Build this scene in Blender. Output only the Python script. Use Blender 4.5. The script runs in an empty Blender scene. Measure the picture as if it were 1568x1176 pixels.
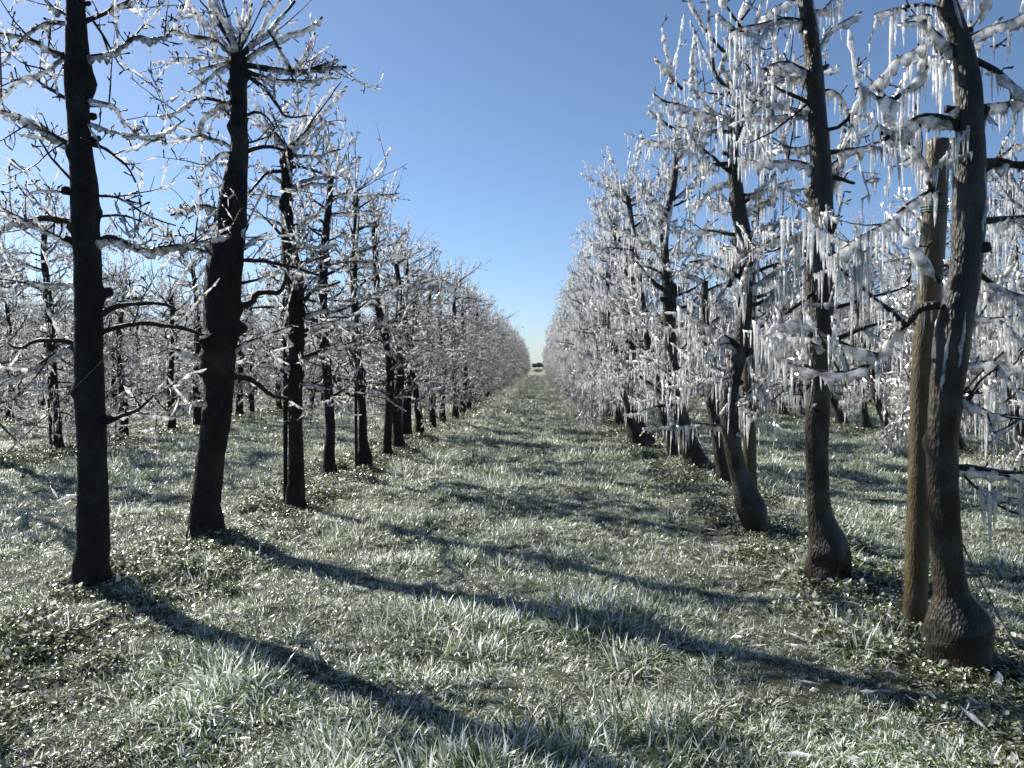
import bpy, math, random
import numpy as np
from mathutils import Vector, Matrix, Euler, noise
R = math.radians
scene = bpy.context.scene
# ------------------------------------------------------------------ camera
H = 1.4                       # eye height
F = 1219.0                    # focal length in photo pixels (1568 wide)
cam_d = bpy.data.cameras.new("camera"); cam = bpy.data.objects.new("camera", cam_d)
scene.collection.objects.link(cam); scene.camera = cam
cam_d.sensor_width = 36.0; cam_d.lens = F / 1568 * 36.0
cam_d.clip_start = 0.05; cam_d.clip_end = 6000
cam.location = (0, 0, H)
cam.rotation_euler = Euler((R(90) - math.atan(28 / F), 0, math.atan(42 / F)))
# ------------------------------------------------------------------ sky and sun
SUN_AZ, SUN_EL = R(-54), R(34)      # azimuth from +Y, negative = left
SKY_STRENGTH, SUN_STRENGTH = 0.055, 5.0
sun_dir = Vector((math.sin(SUN_AZ) * math.cos(SUN_EL), math.cos(SUN_AZ) * math.cos(SUN_EL), math.sin(SUN_EL)))
w = bpy.data.worlds.new("World"); scene.world = w; w.use_nodes = True
nt = w.node_tree; nt.nodes.clear()
sky = nt.nodes.new("ShaderNodeTexSky"); sky.sky_type = 'NISHITA'; sky.sun_disc = False
sky.sun_elevation = SUN_EL; sky.sun_rotation = SUN_AZ
sky.air_density = 0.9; sky.dust_density = 0.35; sky.ozone_density = 2.8; sky.altitude = 0
bg = nt.nodes.new("ShaderNodeBackground"); bg.inputs[1].default_value = SKY_STRENGTH
wo = nt.nodes.new("ShaderNodeOutputWorld")
tcs = nt.nodes.new("ShaderNodeTexCoord"); sxs = nt.nodes.new("ShaderNodeSeparateXYZ"); nt.links.new(tcs.outputs['Generated'], sxs.inputs[0])
rps = nt.nodes.new("ShaderNodeValToRGB"); rps.color_ramp.elements[0].color = (.84, .94, 1.17, 1); rps.color_ramp.elements[1].color = (.93, .98, 1.05, 1); rps.color_ramp.elements[1].position = .28
nt.links.new(sxs.outputs[2], rps.inputs[0]); mxs = nt.nodes.new("ShaderNodeMixRGB"); mxs.blend_type = 'MULTIPLY'; mxs.inputs[0].default_value = 1.0
nt.links.new(sky.outputs[0], mxs.inputs[1]); nt.links.new(rps.outputs[0], mxs.inputs[2]); nt.links.new(mxs.outputs[0], bg.inputs[0]); nt.links.new(bg.outputs[0], wo.inputs[0])
sd = bpy.data.lights.new("sun", 'SUN'); sd.energy = SUN_STRENGTH; sd.angle = R(0.53); sd.color = (1.0, 0.945, 0.86)
sun = bpy.data.objects.new("sun", sd); scene.collection.objects.link(sun)
sun.rotation_euler = (-sun_dir).to_track_quat('-Z', 'Y').to_euler()
scene.view_settings.view_transform = 'Standard'; scene.view_settings.look = 'None'
scene.view_settings.exposure = 1.15; scene.view_settings.gamma = 1.0
scene.render.engine = 'CYCLES'
cy = scene.cycles
cy.max_bounces = 7; cy.diffuse_bounces = 3; cy.glossy_bounces = 3; cy.transmission_bounces = 5
cy.transparent_max_bounces = 24; cy.caustics_reflective = False; cy.caustics_refractive = False
cy.sample_clamp_indirect = 8.0
# ------------------------------------------------------------------ pixel helpers (photo pixels, 1568 x 1176)
RM = cam.rotation_euler.to_matrix()
def ray(px, py): return RM @ Vector(((px - 784) / F, (588 - py) / F, -1.0))
def PL(px, py, Y):                   # point on the vertical plane y = Y
    d = ray(px, py); return Vector((0, 0, H)) + d * (Y / d.y)
ROWS = [-22.6, -17.6, -12.6, -7.6, -2.5, 1.95, 6.7, 11.6, 16.6, 21.6]
def gz(x, y):                        # ground height
    z = 0.05 * noise.noise(Vector((x * .6, y * .6, 3.1))) + 0.045 * noise.noise(Vector((x * 1.9, y * 1.9, 7.7))) + 0.018 * noise.noise(Vector((x * 5, y * 5, 1.7)))
    if abs(x) < 30 and y < 130:
        m = min(abs(x - r) for r in ROWS)
        e = math.exp(-(m / .55) ** 2); z += 0.035 * e + .05 * e * noise.noise(Vector((x * 3.2, y * 3.2, 31)))
    return z * (1.0 if y < 60 else 0.6) if y < 200 else 0.0
def G(px, py):                       # ground point under a pixel
    d = ray(px, py); t = -H / d.z
    for _ in range(6):
        p = Vector((0, 0, H)) + d * t; t = (gz(p.x, p.y) - H) / d.z
    return Vector((0, 0, H)) + d * t
# ------------------------------------------------------------------ materials
def mat(name):
    m = bpy.data.materials.new(name); m.use_nodes = True; m.node_tree.nodes.clear(); return m, m.node_tree
def N(t, typ, **kw):
    n = t.nodes.new(typ)
    for k, v in kw.items():
        if k.startswith('i_'):
            key = k[2:]; key = int(key) if key.isdigit() else key.replace('_', ' ')
            n.inputs[key].default_value = v
        else: setattr(n, k, v)
    return n
def ramp(t, stops):
    r = t.nodes.new("ShaderNodeValToRGB"); e = r.color_ramp.elements
    while len(e) < len(stops): e.new(0.5)
    for el, (p, c) in zip(e, stops): el.position = p; el.color = (*c, 1)
    return r
def bark_mat(name, c0, c1, c2, rough=0.55, coat=0.0, spec=0.4, moss=0.0, bump=.9):
    m, t = mat(name); L = t.links
    tc = N(t, "ShaderNodeTexCoord"); mp = N(t, "ShaderNodeMapping"); mp.inputs['Scale'].default_value = (1, 1, .35)
    L.new(tc.outputs['Object'], mp.inputs[0])
    n1 = N(t, "ShaderNodeTexNoise", i_Scale=26.0, i_Detail=8.0, i_Roughness=.65); L.new(mp.outputs[0], n1.inputs[0])
    n2 = N(t, "ShaderNodeTexNoise", i_Scale=4.0, i_Detail=4.0); L.new(tc.outputs['Object'], n2.inputs[0])
    r = ramp(t, [(.3, c0), (.55, c1), (.78, c2)]); L.new(n1.outputs[0], r.inputs[0])
    mx = N(t, "ShaderNodeMixRGB", blend_type='MIX'); r2 = ramp(t, [(.5, (0, 0, 0)), (.68, (1, 1, 1))])
    L.new(n2.outputs[0], r2.inputs[0]); mlt = N(t, "ShaderNodeMath", operation='MULTIPLY'); mlt.inputs[1].default_value = moss
    L.new(r2.outputs[0], mlt.inputs[0]); L.new(mlt.outputs[0], mx.inputs[0]); L.new(r.outputs[0], mx.inputs[1])
    mx.inputs[2].default_value = (.16, .165, .15, 1)
    p = N(t, "ShaderNodeBsdfPrincipled"); L.new(mx.outputs[0], p.inputs['Base Color'])
    p.inputs['Roughness'].default_value = rough; p.inputs['Specular IOR Level'].default_value = spec
    p.inputs['Coat Weight'].default_value = coat; p.inputs['Coat Roughness'].default_value = .12; p.inputs['Coat IOR'].default_value = 1.31
    v = N(t, "ShaderNodeTexVoronoi", i_Scale=90.0); L.new(mp.outputs[0], v.inputs[0])
    ad = N(t, "ShaderNodeMath", operation='ADD'); L.new(n1.outputs[0], ad.inputs[0]); L.new(v.outputs[0], ad.inputs[1])
    b = N(t, "ShaderNodeBump", i_Strength=bump, i_Distance=.014); L.new(ad.outputs[0], b.inputs['Height'])
    L.new(b.outputs[0], p.inputs['Normal'])
    b2 = N(t, "ShaderNodeBump", i_Strength=.5, i_Distance=.02); L.new(n2.outputs[0], b2.inputs['Height']); L.new(b2.outputs[0], p.inputs['Coat Normal'])
    o = N(t, "ShaderNodeOutputMaterial"); L.new(p.outputs[0], o.inputs[0]); return m
M_bark = bark_mat("wet_bark", (.010, .010, .011), (.020, .019, .018), (.042, .038, .034), .75, .0, .18, .15)
M_barkr = bark_mat("iced_bark", (.007, .006, .004), (.017, .013, .008), (.044, .038, .025), .55, .3, .3, .3, .55)
M_twig = bark_mat("twig_bark", (.016, .013, .012), (.030, .024, .021), (.07, .06, .052), .6, .1, .25, .1)
M_stake = bark_mat("weathered_stake_wood", (.030, .023, .010), (.060, .046, .020), (.115, .092, .045), .5, .35, .3, .1, .3)
def ice_mat(name, base, solid, rough):
    m, t = mat(name); L = t.links
    tc = N(t, "ShaderNodeTexCoord")
    n = N(t, "ShaderNodeTexNoise", i_Scale=38.0, i_Detail=3.0); L.new(tc.outputs['Object'], n.inputs[0])
    n2 = N(t, "ShaderNodeTexNoise", i_Scale=24.0, i_Detail=5.0); L.new(tc.outputs['Object'], n2.inputs[0])
    b = N(t, "ShaderNodeBump", i_Strength=.8, i_Distance=.012); L.new(n.outputs[0], b.inputs['Height'])
    m1 = N(t, "ShaderNodeBsdfPrincipled"); m1.inputs['Base Color'].default_value = (*base, 1); m1.inputs['Subsurface Weight'].default_value = 1.0
    m1.inputs['Subsurface Radius'].default_value = (1.0, 1.0, 1.0); m1.inputs['Subsurface Scale'].default_value = .08; m1.inputs['Roughness'].default_value = .12; m1.inputs['IOR'].default_value = 1.31
    L.new(b.outputs[0], m1.inputs['Normal'])
    rf = N(t, "ShaderNodeBsdfRefraction", i_Roughness=rough, i_IOR=1.12, i_Color=(.97, .985, 1, 1)); L.new(b.outputs[0], rf.inputs['Normal'])
    tp = N(t, "ShaderNodeBsdfTransparent", i_Color=(.97, .985, 1, 1)); m0 = N(t, "ShaderNodeMixShader", i_0=.60); L.new(rf.outputs[0], m0.inputs[1]); L.new(tp.outputs[0], m0.inputs[2])
    m2 = N(t, "ShaderNodeMixShader"); L.new(m1.outputs[0], m2.inputs[1]); L.new(m0.outputs[0], m2.inputs[2])
    mr = N(t, "ShaderNodeMapRange", i_1=.38, i_2=.62, i_3=min(.95, 1 - solid + .34), i_4=max(.03, 1 - solid - .34)); L.new(n2.outputs[0], mr.inputs[0]); L.new(mr.outputs[0], m2.inputs[0])
    gl = N(t, "ShaderNodeBsdfGlossy", i_Roughness=.07); L.new(b.outputs[0], gl.inputs['Normal'])
    fr = N(t, "ShaderNodeFresnel", i_IOR=1.33); L.new(b.outputs[0], fr.inputs['Normal'])
    m3 = N(t, "ShaderNodeMixShader"); L.new(fr.outputs[0], m3.inputs[0]); L.new(m2.outputs[0], m3.inputs[1]); L.new(gl.outputs[0], m3.inputs[2])
    o = N(t, "ShaderNodeOutputMaterial"); L.new(m3.outputs[0], o.inputs[0]); return m
M_ice = ice_mat("clear_white_ice", (.99, .98, .965), .53, .04)
M_icicle = ice_mat("icicle_ice", (.99, .98, .96), .66, .06)
def grass_mat(name, stops, trans=.45, rough=.3, spec=.6):
    m, t = mat(name); L = t.links
    g = N(t, "ShaderNodeNewGeometry"); r = ramp(t, stops); L.new(g.outputs['Random Per Island'], r.inputs[0])
    oi = N(t, "ShaderNodeObjectInfo")
    tc = N(t, "ShaderNodeNewGeometry"); n = N(t, "ShaderNodeTexNoise", i_Scale=1.1, i_Detail=3.0); L.new(tc.outputs['Position'], n.inputs[0])
    mr = N(t, "ShaderNodeMapRange", i_1=.3, i_2=.7, i_3=.72, i_4=1.22); L.new(n.outputs[0], mr.inputs[0])
    mx = N(t, "ShaderNodeMixRGB", blend_type='MULTIPLY', i_0=1.0); L.new(r.outputs[0], mx.inputs[1]); L.new(mr.outputs[0], mx.inputs[2])
    p = N(t, "ShaderNodeBsdfPrincipled"); L.new(mx.outputs[0], p.inputs['Base Color'])
    p.inputs['Roughness'].default_value = rough; p.inputs['Specular IOR Level'].default_value = spec
    tl = N(t, "ShaderNodeBsdfTranslucent"); L.new(mx.outputs[0], tl.inputs[0])
    ms = N(t, "ShaderNodeMixShader", i_0=trans); L.new(p.outputs[0], ms.inputs[1]); L.new(tl.outputs[0], ms.inputs[2])
    o = N(t, "ShaderNodeOutputMaterial"); L.new(ms.outputs[0], o.inputs[0]); return m
M_grass = grass_mat("iced_grass", [(0, (.05, .085, .022)), (.25, (.13, .19, .07)), (.42, (.29, .35, .22)), (.58, (.52, .57, .46)), (.82, (.80, .81, .79)), (.97, (.85, .86, .85)), (1, (.22, .22, .12))])
M_weed = grass_mat("iced_weed_leaves", [(0, (.03, .04, .015)), (.35, (.08, .10, .035)), (.58, (.20, .23, .12)), (.78, (.45, .47, .38)), (1, (.78, .77, .70))], .35, .22, .8)
def ground_mat():
    m, t = mat("orchard_soil"); L = t.links
    g = N(t, "ShaderNodeNewGeometry")
    n1 = N(t, "ShaderNodeTexNoise", i_Scale=2.2, i_Detail=8.0, i_Roughness=.7); L.new(g.outputs['Position'], n1.inputs[0])
    n2 = N(t, "ShaderNodeTexNoise", i_Scale=45.0, i_Detail=6.0, i_Roughness=.7); L.new(g.outputs['Position'], n2.inputs[0])
    r1 = ramp(t, [(.33, (.016, .012, .008)), (.47, (.034, .036, .018)), (.7, (.06, .07, .035))]); L.new(n1.outputs[0], r1.inputs[0])
    r2 = ramp(t, [(.4, (.5, .5, .5)), (.62, (1.2, 1.2, 1.15)), (.8, (2.4, 2.4, 2.3))]); L.new(n2.outputs[0], r2.inputs[0])
    mx = N(t, "ShaderNodeMixRGB", blend_type='MULTIPLY', i_0=1.0); L.new(r1.outputs[0], mx.inputs[1]); L.new(r2.outputs[0], mx.inputs[2])
    # pale iced meadow where the grass is too far to be built blade by blade
    sx = N(t, "ShaderNodeSeparateXYZ"); L.new(g.outputs['Position'], sx.inputs[0])
    mr = N(t, "ShaderNodeMapRange", i_1=45.0, i_2=120.0); L.new(sx.outputs['Y'], mr.inputs[0])
    r3 = ramp(t, [(.35, (.10, .12, .055)), (.6, (.22, .235, .17))]); L.new(n1.outputs[0], r3.inputs[0])
    m2 = N(t, "ShaderNodeMixRGB"); L.new(mr.outputs[0], m2.inputs[0]); L.new(mx.outputs[0], m2.inputs[1]); L.new(r3.outputs[0], m2.inputs[2])
    p = N(t, "ShaderNodeBsdfPrincipled", i_Roughness=.9); L.new(m2.outputs[0], p.inputs['Base Color'])
    b = N(t, "ShaderNodeBump", i_Strength=.8, i_Distance=.03); L.new(n2.outputs[0], b.inputs['Height']); L.new(b.outputs[0], p.inputs['Normal'])
    o = N(t, "ShaderNodeOutputMaterial"); L.new(p.outputs[0], o.inputs[0]); return m
M_ground = ground_mat()
def plain(name, c, rough=.6, trans=0):
    m, t = mat(name); L = t.links
    g = N(t, "ShaderNodeTexCoord"); n = N(t, "ShaderNodeTexNoise", i_Scale=30.0, i_Detail=4.0); L.new(g.outputs['Object'], n.inputs[0])
    r = ramp(t, [(.3, tuple(v * .6 for v in c)), (.7, tuple(min(1, v * 1.35) for v in c))]); L.new(n.outputs[0], r.inputs[0])
    p = N(t, "ShaderNodeBsdfPrincipled", i_Roughness=rough); L.new(r.outputs[0], p.inputs['Base Color'])
    o = N(t, "ShaderNodeOutputMaterial"); L.new(p.outputs[0], o.inputs[0]); return m
M_cord = plain("grey_cord", (.12, .11, .10)); M_tie = plain("green_tie", (.03, .12, .07), .4)
M_far = plain("haze_tinted_foliage", (.07, .085, .09), .9); M_farbush = plain("olive_bush", (.11, .11, .06), .9)  # horizon trees' foliage is lightened and blued, distance haze put into its colour
# ------------------------------------------------------------------ mesh builder
COS = {n: [(math.cos(2 * math.pi * k / n), math.sin(2 * math.pi * k / n)) for k in range(n)] for n in range(3, 25)}
class MB:
    def __init__(s): s.v = []; s.f = []
    def rings(s, rings, closed=True):
        n = len(rings[0]); b = len(s.v)
        for r in rings: s.v.extend(r)
        for i in range(len(rings) - 1):
            o = b + i * n
            for k in range(n):
                k2 = (k + 1) % n
                s.f.append((o + k, o + k2, o + n + k2, o + n + k))
        if closed:
            s.f.append(tuple(b + k for k in range(n - 1, -1, -1)))
            o = b + (len(rings) - 1) * n; s.f.append(tuple(o + k for k in range(n)))
    def tube(s, pts, rad, n=5, drop=None, squash=1.0, bump=0.0):
        rings = []; m = len(pts); cs = COS[n]; u = None
        for i in range(m):
            a = pts[max(i - 1, 0)]; c = pts[min(i + 1, m - 1)]; t = c - a
            if t.length < 1e-9: t = Vector((0, 0, 1))
            t.normalize()
            if u is None:
                u = t.cross(Vector((0, 0, 1)))
                if u.length < .2: u = t.cross(Vector((1, 0, 0)))
            u = u - t * u.dot(t)
            if u.length < 1e-6: u = t.orthogonal()
            u.normalize(); w_ = t.cross(u); p = pts[i]; r = rad[i]; ring = []
            dr = drop[i] if drop else 0
            for ca, sa in cs:
                rr = r * (1 + random.uniform(-bump, bump)) if bump else r
                ox = (u.x * ca + w_.x * sa) * rr; oy = (u.y * ca + w_.y * sa) * rr; oz = (u.z * ca + w_.z * sa) * rr
                if dr and oz < 0: oz += dr * oz / max(r, 1e-4)
                ring.append((p.x + ox, p.y + oy, p.z + oz))
            rings.append(ring)
        s.rings(rings)
    def icicle(s, p, L, r, n=5):
        k = 5 if L > .08 else 3; rings = []; cs = COS[n]
        r *= random.uniform(.7, 1.4); lx = random.uniform(-.05, .05) * L; ly = random.uniform(-.05, .05) * L
        for i in range(k + 1):
            t = i / k; rr = r * (1 - t) ** .75 * random.uniform(.8, 1.2) + .0008
            if i == 0: rr = r * 1.25
            z = p.z + r * .5 - t * L; x = p.x + lx * t * t; y = p.y + ly * t * t
            rings.append([(x + c * rr, y + q * rr, z) for c, q in cs])
        s.rings(rings)
    def build(s, name, m, parent=None, smooth=True, origin=None, kind=None):
        if not s.v: return None
        me = bpy.data.meshes.new(name); o = bpy.data.objects.new(name, me)
        if origin is not None: v = [(a - origin[0], b - origin[1], c - origin[2]) for a, b, c in s.v]
        else: v = s.v
        me.from_pydata(v, [], s.f); me.materials.append(m)
        if smooth: me.polygons.foreach_set('use_smooth', [True] * len(me.polygons))
        scene.collection.objects.link(o)
        if parent is not None: o.parent = parent
        if origin is not None and parent is None: o.location = origin
        if kind: o['kind'] = kind
        return o
def tag(o, label, cat, group=None, kind=None):
    if label: o['label'] = label
    if cat: o['category'] = cat
    if group: o['group'] = group
    if kind: o['kind'] = kind
def empty(name, loc):
    o = bpy.data.objects.new(name, None); o.empty_display_size = .1; scene.collection.objects.link(o); o.location = loc; return o
def rv(s=1.0): return Vector((random.gauss(0, s), random.gauss(0, s), random.gauss(0, s)))
def resample(pts, rad, step):
    out = [pts[0].copy()]; orr = [rad[0]]
    for i in range(len(pts) - 1):
        L = (pts[i + 1] - pts[i]).length; n = max(1, int(round(L / step)))
        for k in range(1, n + 1):
            f = k / n; out.append(pts[i].lerp(pts[i + 1], f)); orr.append(rad[i] + (rad[i + 1] - rad[i]) * f)
    return out, orr
def smooth_path(pts, rad, it=2):
    for _ in range(it):
        q = [pts[0]]; s = [rad[0]]
        for i in range(len(pts) - 1):
            q += [pts[i].lerp(pts[i + 1], .25), pts[i].lerp(pts[i + 1], .75)]; s += [rad[i] * .75 + rad[i + 1] * .25, rad[i] * .25 + rad[i + 1] * .75]
        q.append(pts[-1]); s.append(rad[-1]); pts, rad = q, s
    return pts, rad
def grow(p, d, L, r0, r1, up=0.0, wander=.16, step=.06):
    n = max(3, int(L / step)); p = p.copy(); d = d.normalized(); pts = [p.copy()]; rad = [r0]
    for i in range(n):
        d = d + rv(wander * .6) + Vector((0, 0, up * step * 4)); d.normalize(); p = p + d * (L / n)
        pts.append(p.copy()); rad.append(r0 + (r1 - r0) * (i + 1) / n)
    return pts, rad
# ------------------------------------------------------------------ one limb with its twigs, spurs, ice coat and icicles
class Style:
    def __init__(s, **k): s.__dict__.update(dict(coat=.6, thick=.011, drop=.02, ic=0.0, icl=.16, icr=.007, twig=.09, tl=(.08, .42), lod=0, step=.06, spur=.6)); s.__dict__.update(k)
def coat(ice, pts, rad, st, full=False, k=1.0):
    m = len(pts)
    if m < 3: return
    a = 0 if (full or random.random() < .5) else random.randint(0, m // 2); b = m if random.random() < .75 else random.randint(min(m, max(a + 3, m * 2 // 3)), m)
    seg = pts[a:b]; rr = rad[a:b]
    if len(seg) < 3: return
    if st.lod == 0: seg, rr = resample(seg, rr, .017)
    elif st.lod == 1: seg, rr = resample(seg, rr, .04)
    th = st.thick * k * random.uniform(.55, 1.35); dp = st.drop * k * random.uniform(.2, 1.3); q = len(seg); ph = random.uniform(0, 99)
    R_, D_ = [], []
    for i in range(q):
        e = min(1, min(i + .35, q - 1 - i + .35) / 2.2); nz = noise.noise(Vector((ph, i * .55, 0))); n2 = noise.noise(Vector((ph + 9, i * .21, 0)))
        R_.append(max(.0012, (rr[i] * .8 + th * max(.38, .85 + .9 * nz + .6 * n2)) * e)); D_.append(dp * max(0, .6 + 2.0 * nz + n2) * e)
    off = random.uniform(.7, 1.25) * th; seg = [p - Vector((0, 0, off)) for p in seg]
    ice.tube(seg, R_, 7 if st.lod == 0 else (5 if st.lod == 1 else 4), drop=D_)
def fringe(ics, pts, st, k=1.0):
    if st.ic <= 0: return
    L = 0; nxt = random.uniform(.01, .05); ph = random.uniform(0, 99); tot = 0
    for i in range(len(pts) - 1):
        a, b = pts[i], pts[i + 1]; l = (b - a).length; hor = math.hypot(b.x - a.x, b.y - a.y) / max(l, 1e-6)
        while L + l > nxt:
            f = (nxt - L) / l
            m = noise.noise(Vector((ph, nxt * 3.5, 1))) + .35
            if m > 0 and hor > .3:
                ln = st.icl * (.2 + 1.7 * m) * random.choice((.3, .5, .7, .9, 1.0, 1.5)) * random.uniform(.8, 1.2) * k
                ics.append((a.lerp(b, f), max(.02, ln), st.icr * random.uniform(.6, 1.25) * (.6 + ln * 2.0)))
            nxt += random.uniform(.5, 1.6) / st.ic
        L += l
def limb(tw, ice, ics, pts, rad, st, level=0, icy=None):
    n = 8 if (rad[0] > .012 and st.lod == 0) else (5 if st.lod < 2 else 4)
    if rad[0] < .006: n = 4 if st.lod == 0 else 3
    r2 = [r * random.uniform(.85, 1.22) for r in rad]; tw.tube(pts, r2, n)
    if random.random() < (st.coat if icy is None else icy):
        coat(ice, pts, rad, st, k=(1.5 if st.ic > 30 else 1.15) if level == 0 else (1.0 if level < 2 else .75))
        fringe(ics, pts, st, 1.0 if level == 0 else .8)
    elif random.random() < .4: fringe(ics, pts, st, .5)
    if level >= 2: return
    L = sum((pts[i + 1] - pts[i]).length for i in range(len(pts) - 1)); s = 0; nxt = random.uniform(.06, .18); sp = st.twig * (1 if level == 0 else 1.1)
    for i in range(len(pts) - 1):
        a, b = pts[i], pts[i + 1]; l = (b - a).length; t = (b - a).normalized()
        while s + l > nxt:
            p = a.lerp(b, (nxt - s) / l); fr = nxt / L; nxt += sp * random.uniform(.4, 1.8)
            side = rv(1); side -= t * side.dot(t); side.normalize()
            if random.random() < st.spur:      # short knobbly fruit spur
                d = (side + t * random.uniform(0, .6) + Vector((0, 0, .3))).normalized(); ln = random.uniform(.02, .10)
                q = p + d * ln; md = p.lerp(q, .5) + rv(.006); tw.tube([p, md, q, q + d * .012], [.0045, .0032, .0062, .002], 4)
                if st.lod == 0:
                    for _ in range(random.randint(0, 2)):
                        e = (d + rv(.7)).normalized(); z0 = md.lerp(q, random.random()); tw.tube([z0, z0 + e * .02, z0 + e * .032, z0 + e * .04], [.003, .0025, .005, .0015], 4)
                if random.random() < st.coat * .5: coat(ice, [p, p.lerp(q, .4), p.lerp(q, .8), q + d * .02], [.004] * 4, st, True, .8)
            elif level == 0 and p.z > (st.zs if hasattr(st, 'zs') else 2.4) and random.random() < .16:    # upright water shoot
                d = (Vector((0, 0, 1)) + side * .55 + rv(.12)).normalized(); q, qr = grow(p, d, random.uniform(.25, .75), .0055, .002, .1, .045, st.step)
                limb(tw, ice, ics, q, qr, Style(**{**st.__dict__, 'thick': st.thick * 1.4, 'drop': st.drop * .5, 'ic': st.ic * .25, 'twig': .3, 'spur': .9}), 1)
            else:
                ln = random.uniform(*st.tl) * (1 if level == 0 else .5) * (1.1 - .4 * fr)
                d = (side * .9 + t * random.uniform(.2, 1.0) + Vector((0, 0, random.uniform(-.15, .45)))).normalized()
                rr = min(rad[i] * .6, .0055 if level == 0 else .0035); q, qr = grow(p, d, ln, max(rr, .0028), .0018, random.uniform(-.1, .5), .17, st.step)
                limb(tw, ice, ics, q, qr, st, level + 1)
        s += l
def trunk_mb(pts, rad, burl=.0, n=16, rough=.05, knobs=6, step=.045):
    mb = MB(); pts, rad = smooth_path(pts, rad, 2); pts, rad = resample(pts, rad, step); ph = random.uniform(0, 50); rings = []; r0 = rough
    kn = [(random.uniform(.25, .98) * len(pts), random.uniform(0, 6.28), random.uniform(.15, .6)) for _ in range(knobs)]
    for i, (p, r) in enumerate(zip(pts, rad)):
        t = (pts[min(i + 1, len(pts) - 1)] - pts[max(i - 1, 0)]).normalized(); u = t.cross(Vector((0, 1, 0))).normalized(); w_ = t.cross(u); ring = []
        h = (p - pts[0]).length
        rough = r0 * (1 + 2.2 * math.exp(-(h / .28) ** 2)) if r0 > .03 else r0; rb = r * (1 + burl * math.exp(-((h - .14) / .12) ** 2)) * (1 + .22 * math.exp(-h / .05))
        for k in range(n):
            a = 2 * math.pi * k / n; c, s_ = math.cos(a), math.sin(a)
            f = 1 + (.32 * math.exp(-(h / .3) ** 2) * noise.noise(Vector((c * 1.9 + ph, s_ * 1.9, h * 7))) if r0 > .03 else 0) + rough * 1.8 * noise.noise(Vector((c * 1.4 + ph, s_ * 1.4, h * 3.2))) + rough * noise.noise(Vector((c * 4 + ph, s_ * 4, h * 13)))
            for (ki, ka, ks) in kn:
                dd = ((i - ki) * step / .045) ** 2
                if dd < 6: f += ks * 1.5 * math.exp(-dd) * max(0, math.cos(a - ka)) ** 5
            q = p + (u * c + w_ * s_) * rb * f; ring.append(tuple(q))
        rings.append(ring)
    mb.rings(rings); return mb, pts, rad
# ------------------------------------------------------------------ ground
def axis(lim_near, step, lim_far):
    a = [0.0]; s = step
    while a[-1] < lim_far:
        a.append(a[-1] + s)
        if a[-1] > lim_near: s *= 1.28
    return a
ax = axis(16, .09, 3000); xs = [-v for v in reversed(ax[1:])] + ax
ay = axis(20, .09, 3200); ys = [-v for v in reversed(axis(1.5, .2, 40)[1:])] + ay
gv = [(x, y, gz(x, y)) for y in ys for x in xs]; nx = len(xs)
gf = [(j * nx + i, j * nx + i + 1, (j + 1) * nx + i + 1, (j + 1) * nx + i) for j in range(len(ys) - 1) for i in range(nx - 1)]
me = bpy.data.meshes.new("ground"); me.from_pydata(gv, [], gf); me.materials.append(M_ground)
me.polygons.foreach_set('use_smooth', [True] * len(gf))
ground = bpy.data.objects.new("ground", me); scene.collection.objects.link(ground); ground['kind'] = 'structure'
# ------------------------------------------------------------------ trees near the camera, one by one
ST_L = Style(coat=.68, thick=.0056, drop=.019, ic=10, icl=.05, icr=.004, twig=.046, tl=(.10, .55), spur=.55)
ST_R = Style(coat=.88, thick=.0062, drop=.026, ic=40, icl=.145, icr=.0095, twig=.066, tl=(.08, .45), spur=.4)
BASES = []
def put_icicles(ics, root, base, many):
    ics.sort(key=lambda q: -q[1]); top = ics[:100] if many else []
    for p, L, r in top:
        m = MB(); m.icicle(p, L, r, 7); m.build('icicle', M_icicle, root, origin=base)
    m = MB()
    for p, L, r in ics[len(top):]: m.icicle(p, L, r, 5)
    o = m.build('icicle_fringe', M_icicle, root, origin=base)
    if o: o['kind'] = 'stuff'
def make_limb(root, base, pts, rad, st, ics, icy=None, name='limb'):
    tw, ice = MB(), MB(); limb(tw, ice, ics, pts, rad, st, 0, icy)
    o = tw.build(name, M_twig, root, origin=base); ice.build('ice_coating', M_ice, o, origin=base); return o
def broom(root, base, top, n, st, ics, Ls=(.4, 1.0), spread=1.0, r=.0065):
    for i in range(n):
        a = random.uniform(0, 6.28); e = random.uniform(.25, 1.35) if spread == 1 else random.uniform(.6, 1.4)
        d = Vector((math.cos(a) * math.cos(e), math.sin(a) * math.cos(e), math.sin(e)))
        q, qr = grow(top + d * .04, d, random.uniform(*Ls), r * random.uniform(.7, 1.2), .0025, random.uniform(-.05, .2), .05, .06)
        s2 = Style(**{**st.__dict__, 'thick': st.thick * 1.95, 'drop': st.drop * .6, 'twig': .22, 'tl': (.05, .16), 'ic': st.ic * .4})
        make_limb(root, base, q, qr, s2, ics, .85, 'shoot')
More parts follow.
